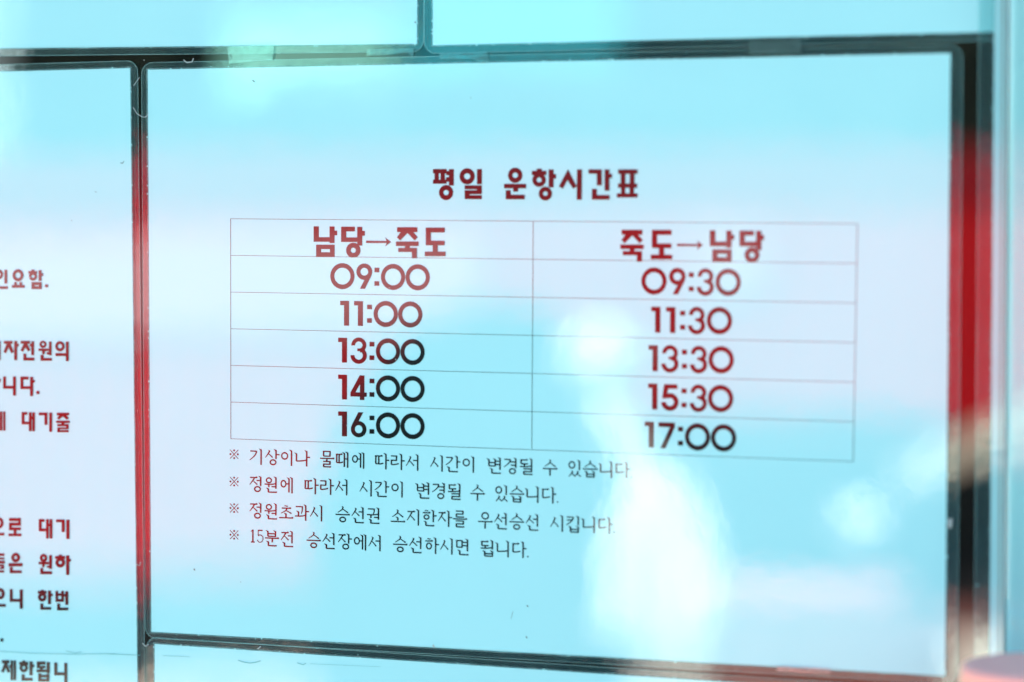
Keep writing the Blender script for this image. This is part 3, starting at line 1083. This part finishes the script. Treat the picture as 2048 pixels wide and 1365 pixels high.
def tape(label, pts, lift, tilt=0.0):
    w = [P(x, y, lift) for x, y in pts]
    o = link_mesh("sticky_tape", w + [p + Vector((0, 0.00008, 0)) for p in w], [tuple(range(len(w)))[::-1], tuple(range(len(w), 2 * len(w)))] + [(i, (i + 1) % len(w), len(w) + (i + 1) % len(w), len(w) + i) for i in range(len(w))],
                  M_tape, origin=sum(w, Vector()) / len(w), fix=True)
    o.rotation_euler = (tilt, 0, tilt * 0.5)
    tag(o, label, "sticky tape", TG)
    return o


tape("torn square of clear tape over the top gap, under the left blank sheet", [(455, 93), (548, 91), (547, 106), (544, 121), (500, 124), (458, 128)], 0.0013, 0.004)
tape("clear tape with a ragged edge at the lower right corner of the top left sheet", [(733, 99), (827, 97), (826, 113), (814, 107), (795, 108), (770, 111), (733, 112)], 0.0013, 0.004)
tape("clear tape with a ragged edge at the lower left corner of the top right sheet", [(879, 108), (975, 105), (977, 123), (962, 127), (945, 118), (880, 119)], 0.0014, 0.004)
tape("long strip of clear tape in the gap above the timetable's right half", [(1500, 82), (1601, 78), (1602, 106), (1498, 109)], 0.0014, 0.003)
tape("pale strip of clear tape on the timetable's lower edge at right", [(1553, 1332), (1660, 1338), (1661, 1349), (1554, 1343)], 0.0014, -0.015)

# ================================================================== the glass pane at the right
pane = empty("glass_pane", P(2005, 1300, 0.008) * 1.0, "clear greenish sliding glass pane standing in front of the right edge of the board", "glass pane")
pa, pb = P(2007, 0, 0.0085), P(1998.5, 1300, 0.0085)
zt, zb = BT - 0.002, BB + 0.002


def xe(z, du=0.0):
    return pa.x + (pb.x - pa.x) * (z - pa.z) / (pb.z - pa.z) + du


def slab(name, d0, d1, y0, y1, mat):
    v = []
    for z in (zb, zt):
        for du, y in ((d0, y0), (d1, y0), (d1, y1), (d0, y1)):
            v.append((xe(z, du), y, z))
    return link_mesh(name, v, [(0, 1, 2, 3), (4, 7, 6, 5), (0, 4, 5, 1), (1, 5, 6, 2), (2, 6, 7, 3), (3, 7, 4, 0)], mat, pane, fix=True)


slab("sheet_of_glass", 0.0019, 0.36, -0.0085, -0.0035, M_pane)
slab("edge_seal", 0.0013, 0.0018, -0.0085, -0.004, M_seal)
slab("ground_edge", -0.0002, 0.0001, -0.0088, -0.0080, M_olive)

# ================================================================== the pink post in front, at the lower right corner
M_pink = plain_mat("pink_paint", (0.95, 0.40, 0.31), 0.25, 0.05, 30, 0.6)
M_cap = plain_mat("mauve_cap", (0.85, 0.42, 0.34), 0.5, 0.05, 30, 0.4)
pt = P(2094, 1331, 0.06)
RP = 0.0262
post = empty("bollard", (pt.x, pt.y, 0), "pink round post with a mauve flat cap in front of the board's lower right corner", "post")
add_lathe("shaft", (pt.x, pt.y), [(RP * 0.985, 0.0), (RP * 0.985, pt.z - 0.0062)], M_pink, post)
add_lathe("cap", (pt.x, pt.y), [(RP, pt.z - 0.0060), (RP, pt.z - 0.0018), (RP * 0.985, pt.z - 0.0008), (RP * 0.95, pt.z - 0.0003), (RP * 0.8, pt.z)], M_cap, post)

# ================================================================== what stands in front of the board and shows in its gloss
M_red = plain_mat("red_sheet_metal", (0.62, 0.004, 0.010), 0.55, 0.10, 1.2, 0.2)
M_dark = plain_mat("dark_steel", (0.02, 0.02, 0.02), 0.6)
M_car = plain_mat("black_paint", (0.006, 0.008, 0.008), 0.5, spec=0.1)
M_glass = plain_mat("car_window", (0.012, 0.016, 0.018), 0.4, spec=0.1)
M_tyre = plain_mat("rubber", (0.02, 0.02, 0.02), 0.8)
M_white = plain_mat("white_cloth", (0.86, 0.78, 0.71), 0.8)
M_skin = plain_mat("skin", (0.62, 0.40, 0.30), 0.6)
M_glint = plain_mat("glint_white", (0.70, 0.68, 0.66), 0.3)
M_leaf = plain_mat("dark_leaves", (0.030, 0.045, 0.028), 0.8, 0.4, 6)
M_bark = plain_mat("bark", (0.08, 0.06, 0.05), 0.9)


def hull(name, prof, d0, d1, mat, parent=None, origin=None, bev=0.0):
    """a side outline in (sideways, up) carried through from depth d0 to d1"""
    v = [Q(a, d0, z) for a, z in prof] + [Q(a, d1, z) for a, z in prof]
    n = len(prof)
    f = [tuple(range(n)), tuple(range(n, 2 * n))[::-1]] + [(i, (i + 1) % n, n + (i + 1) % n, n + i) for i in range(n)]
    o = link_mesh(name, v, f, mat, parent, origin, fix=True)
    if bev:
        bevel(o, bev)
    return o


# red steel container with ribbed long side
D1 = 8.95
ca, cb = qa(-900, D1), qa(2520, D1)
ctop, cbot = qz(316, D1), qz(1185, D1)
cont = empty("storage_container", Q((ca + cb) / 2, D1 + 1.0, 0), "low red steel storage container on dark skids across the yard", "container")
prof = []
n = 60
for i in range(n):
    a0, a1 = ca + (cb - ca) * i / n, ca + (cb - ca) * (i + 1) / n
    w = (a1 - a0)
    prof += [(a0, 0.0), (a0 + w * 0.35, 0.0), (a0 + w * 0.5, 0.035), (a0 + w * 0.85, 0.035)]
v = [Q(a, D1 + dd, z) for z in (cbot, ctop) for a, dd in prof] + [Q(a, D1 + 2.2, z) for z in (cbot, ctop) for a in (cb, ca)]
m = len(prof)
f = [(i, i + 1, m + i + 1, m + i) for i in range(m - 1)]
f += [(m - 1, 2 * m, 2 * m + 2, 2 * m - 1), (2 * m, 2 * m + 1, 2 * m + 3, 2 * m + 2), (2 * m + 1, 0, m, 2 * m + 3), tuple(range(m)) + (2 * m, 2 * m + 1), tuple(range(m, 2 * m)) + (2 * m + 2, 2 * m + 3)]
link_mesh("body", v, f, M_red, cont, fix=True)
M_dim = plain_mat("crimson_fade", (0.30, 0.004, 0.010), 0.55, 0.10, 1.2, 0.2)  # darker red puts the reflection's fading edges into the colour
for nm, v0, v1 in (("top_fade_rail", 300, 392), ("bottom_fade_rail", 1105, 1186)):
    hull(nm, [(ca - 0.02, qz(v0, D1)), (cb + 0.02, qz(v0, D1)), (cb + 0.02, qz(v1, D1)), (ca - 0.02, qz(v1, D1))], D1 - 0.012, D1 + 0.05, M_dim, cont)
M_band = plain_mat("pale_reflection_pink", (0.64, 0.19, 0.20), 0.6, 0.10, 1.2, 0.2)  # paler pink painted in for the lighter stretches of the reflection
for u0, u1, v0, v1 in ((-400, 960, 470, 665), (1395, 1530, 455, 590)):
    hull("pale_reflection_band", [(qa(u0, D1), qz(v0, D1)), (qa(u1, D1), qz(v0, D1)), (qa(u1, D1), qz(v1, D1)), (qa(u0, D1), qz(v1, D1))], D1 - 0.006, D1 + 0.03, M_band, cont)
for d in (D1 + 0.02, D1 + 1.9):
    hull("skid", [(ca + 0.1, 0), (cb - 0.1, 0), (cb - 0.1, cbot - 0.002), (ca + 0.1, cbot - 0.002)], d, d + 0.15, M_dark, cont)

# black car parked in front of it
D2 = 7.5
car = empty("parked_car", Q(qa(1350, D2), D2 + 0.8, 0), "low black car parked in front of the red container", "car")


def cp(u, v):
    return (qa(u, D2), qz(v, D2))


prof = [cp(*q) for q in ((640, 1230), (622, 1120), (632, 980), (668, 850), (730, 735), (800, 672), (900, 645), (1080, 642), (1150, 690), (1210, 800), (1270, 905), (1400, 915), (1500, 900), (1760, 892), (2020, 910), (2180, 980), (2200, 1130), (2160, 1225))]
hull("body", prof, D2, D2 + 1.6, M_car, car, bev=0.03)
hull("side_window", [cp(*q) for q in ((735, 810), (800, 715), (900, 685), (1060, 684), (1120, 722), (1180, 806))], D2 - 0.006, D2 + 0.02, M_glass, car)
hull("pink_reflection_strip", [cp(*q) for q in ((1440, 1150), (1815, 1158), (1812, 1212), (1440, 1206))], D2 - 0.008, D2 + 0.02, plain_mat("salmon_reflection", (0.95, 0.30, 0.27), 0.6), car)  # strip added to put a pink band into the reflection
for u in (830, 1960):
    a0, zc, r = qa(u, D2), 0.31, 0.31
    prof = [(a0 + r * math.cos(2 * math.pi * i / 28), zc + r * math.sin(2 * math.pi * i / 28)) for i in range(28)]
    w = hull("wheel", prof, D2 - 0.03, D2 + 0.2, M_tyre, car)
    hull("rim", [(a0 + 0.19 * math.cos(2 * math.pi * i / 20), zc + 0.19 * math.sin(2 * math.pi * i / 20)) for i in range(20)], D2 - 0.04, D2 - 0.031, M_dark, w)
lc = Q(qa(1720, D2), D2 - 0.05, qz(1042, D2))  # white ball added to stand in for a round glint
bm = bmesh.new()
bmesh.ops.create_uvsphere(bm, u_segments=20, v_segments=12, radius=0.075)
me = bpy.data.meshes.new("glint_ball")
bm.to_mesh(me)
bm.free()
me.materials.append(M_glint)
lo = bpy.data.objects.new("glint_ball", me)
COL.objects.link(lo)
lo.parent = car
lo.location = lc - Vector(car.location)

# black box added to darken the reflection in front of the car's rear half
D3 = 7.0
hull("dark_filler_box", [(qa(u, D3), qz(v, D3)) for u, v in ((640, 1395), (625, 1380), (625, 1010), (650, 985), (1120, 985), (1140, 1010), (1140, 1380), (1125, 1395))], D3, D3 + 0.4, M_car, origin=Q(qa(880, D3), D3 + 0.2, 0), bev=0.01)
tag(bpy.data.objects["dark_filler_box"], "black box added to darken the reflection in front of the black car", "case")


# person in white clothes between the board and the car
def skin_mesh(name, joints, bones, mat, parent, root=0):
    me = bpy.data.meshes.new(name)
    org = parent_origin(parent)
    me.from_pydata([tuple(Vector(j[0]) - org) for j in joints], bones, [])
    o = bpy.data.objects.new(name, me)
    COL.objects.link(o)
    o.modifiers.new("skin", 'SKIN').use_smooth_shade = True
    for i, j in enumerate(joints):
        me.skin_vertices[0].data[i].radius = (j[1], j[1] * (j[2] if len(j) > 2 else 1))
        me.skin_vertices[0].data[i].use_root = (i == root)
    o.modifiers.new("sub", 'SUBSURF').levels = 2
    o.modifiers["sub"].render_levels = 2
    bpy.context.view_layer.update()
    dg = bpy.context.evaluated_depsgraph_get()
    me2 = bpy.data.meshes.new_from_object(o.evaluated_get(dg))
    o.modifiers.clear()
    o.data = me2
    me2.materials.clear()
    me2.materials.append(mat)
    for p_ in me2.polygons:
        p_.use_smooth = True
    o.parent = parent
    return o


D4 = 6.6


def ps(u, v, dd=0.0):
    return Q(qa(u, D4), D4 + dd, qz(v, D4))


pz = qz(770, D4)                                                    # head height
person = empty("person", Q(qa(1300, D4), D4, 0), "person in white shirt, round white cap and pale trousers standing in the yard", "person")
fz = 0.05
joints = [(ps(1340, 1190), 0.098, 0.8), (ps(1328, 1080), 0.098, 0.75), (ps(1312, 990), 0.082, 0.75), (ps(1258, 895), 0.05), (ps(1215, 810), 0.055),
          (ps(1205, 745), 0.07), (ps(1265, 1010), 0.045), (ps(1235, 1090, -0.05), 0.04), (ps(1228, 1215, -0.14), 0.038), (ps(1222, 1262, -0.18), 0.034),
          (ps(1370, 1000), 0.05), (ps(1405, 1100, -0.05), 0.042), (ps(1410, 1210, -0.1), 0.036), (ps(1385, 1262, -0.2), 0.032),
          (Q(qa(1300, D4), D4, 0.48), 0.065), (Q(qa(1290, D4), D4, 0.08), 0.048), (Q(qa(1290, D4), D4 - 0.14, 0.045), 0.04),
          (Q(qa(1390, D4), D4, 0.48), 0.065), (Q(qa(1400, D4), D4 + 0.05, 0.08), 0.048), (Q(qa(1400, D4), D4 - 0.09, 0.045), 0.04)]
bones = [(0, 1), (1, 2), (2, 3), (3, 4), (4, 5), (2, 6), (6, 7), (7, 8), (8, 9), (2, 10), (10, 11), (11, 12), (12, 13), (0, 14), (14, 15), (15, 16), (0, 17), (17, 18), (18, 19)]
skin_mesh("body", joints, bones, M_white, person)
hc = ps(1205, 732)
v, f = [], []
rings = [(0.104, -0.035), (0.104, 0.012), (0.098, 0.03), (0.085, 0.055), (0.06, 0.075), (0.025, 0.085)]
for r_, z_ in rings:
    v += [hc + Vector((r_ * math.cos(2 * math.pi * i / 24), r_ * math.sin(2 * math.pi * i / 24), z_ + 0.02)) for i in range(24)]
for j in range(len(rings) - 1):
    f += [(j * 24 + i, j * 24 + (i + 1) % 24, (j + 1) * 24 + (i + 1) % 24, (j + 1) * 24 + i) for i in range(24)]
f += [tuple(range(24))[::-1], tuple(range((len(rings) - 1) * 24, len(rings) * 24))]
link_mesh("hat", v, f, M_white, person, smooth=True, fix=True)


# dark trees added beyond the container to keep sky out of the reflection
def tree(label, u0, u1, vtop, d, seed):
    rnd = random.Random(seed)
    a0, a1, zt_ = qa(u0, d), qa(u1, d), qz(vtop, d)
    am = (a0 + a1) / 2
    root = empty("tree", Q(am, d, 0), label, "tree", "dark trees added beyond the container to block reflected sky")
    add = []
    v, f = [], []
    for i in range(9000):
        a = rnd.uniform(a0, a1)
        e = 1 - abs((a - am) / ((a1 - a0) / 2)) ** 6 * 0.35
        z = 0.6 + (zt_ * e - 0.6) * rnd.random() ** 0.8
        c = Q(a, d + rnd.uniform(-0.7, 0.7), z)
        s = rnd.uniform(0.09, 0.22)
        t1 = Vector((rnd.gauss(0, 1), rnd.gauss(0, 1), rnd.gauss(0, 1))).normalized()
        t2 = t1.cross(Vector((rnd.gauss(0, 1), rnd.gauss(0, 1), rnd.gauss(0, 1)))).normalized()
        b = len(v)
        v += [c - t1 * s, c + t2 * s * 0.5, c + t1 * s, c - t2 * s * 0.5]
        f.append((b, b + 1, b + 2, b + 3))
    link_mesh("crown", v, f, M_leaf, root)
    tp = Q(am, d, 0)
    add_lathe("trunk", (tp.x, tp.y), [(0.22, 0), (0.15, 1.0), (0.12, zt_ * 0.6)], M_bark, root, 12)


tree("added dark leafy tree left of the gap of sky, with a straight trunk", 70, 445, -260, 17, 3)
tree("added dark leafy tree right of the gap of sky, the wider crown", 1480, 2600, -260, 17, 4)
tree("added dark wide leafy tree right behind the pale green hut", 330, 815, -260, 16.2, 8)
tree("added dark leafy tree beside the teal shed, the narrowest crown", 1215, 1560, -240, 16.6, 9)
tree("added dark low bush between the two taller trees", 300, 1650, 190, 12.3, 5)

# two small buildings added between the trees to tint the reflection
D5 = 14.0
for label, u0, u1, v0, col, rc in (("small pale green hut added to tint the reflection between the trees", 455, 790, 25, (0.32, 0.78, 0.62), (0.10, 0.12, 0.12)),
                                   ("teal shed added to tint the reflection next to the pale green hut", 800, 1230, -170, (0.02, 0.29, 0.35), (0.10, 0.12, 0.12))):
    hut = empty("hut", Q((qa(u0, D5) + qa(u1, D5)) / 2, D5 + 0.8, 0), label, "hut", "small added huts beyond the container")
    a0, a1, z1 = qa(u0, D5), qa(u1, D5), qz(v0, D5)
    hull("wall", [(a0, 0), (a1, 0), (a1, z1), (a0, z1)], D5, D5 + 1.6, plain_mat("hut_paint", col, 0.7, 0.10, 2), hut)
    hull("roof", [(a0 - 0.15, z1 + 0.002), (a1 + 0.15, z1 + 0.002), ((a0 + a1) / 2, z1 + 0.35)], D5 - 0.12, D5 + 1.72, plain_mat("hut_roof", rc, 0.7, 0.1, 3), hut)

# low brick planter, cream plank and white bucket added for tones in the reflection
D6 = 6.3
hull("planter", [(qa(1440, D6), 0), (qa(2060, D6), 0), (qa(2060, D6), qz(1262, D6)), (qa(1440, D6), qz(1262, D6))], D6, D6 + 0.35, plain_mat("brick_red", (0.32, 0.11, 0.085), 0.85, 0.25, 9), origin=Q(qa(1750, D6), D6, 0), bev=0.01)
tag(bpy.data.objects["planter"], "low brick red planter box added for the brown-red in the reflection, in front of the black car", "planter")
D7 = 7.2
hull("plank", [(qa(1800, D7), qz(935, D7)), (qa(2420, D7), qz(640, D7)), (qa(2420, D7), qz(740, D7)), (qa(1800, D7), qz(985, D7))], D7, D7 + 0.04, plain_mat("cream_wood", (0.70, 0.60, 0.46), 0.7, 0.1, 12), origin=Q(qa(2100, D7), D7, qz(900, D7)))
tag(bpy.data.objects["plank"], "cream wooden plank added for a pale streak in the reflection, slanting by the black car's bonnet", "plank")
D8 = 5.9
bq = Q(qa(1985, D8), D8, 0)
add_lathe("filler_tub", (bq.x, bq.y), [(0.085, qz(1430, D8) * 0), (0.10, qz(1275, D8))], plain_mat("cream_plastic", (0.75, 0.66, 0.55), 0.5), None, 32)
tag(bpy.data.objects["filler_tub"], "tall cream plastic tub added to brighten the reflection, in front of the brick red planter", "tub")
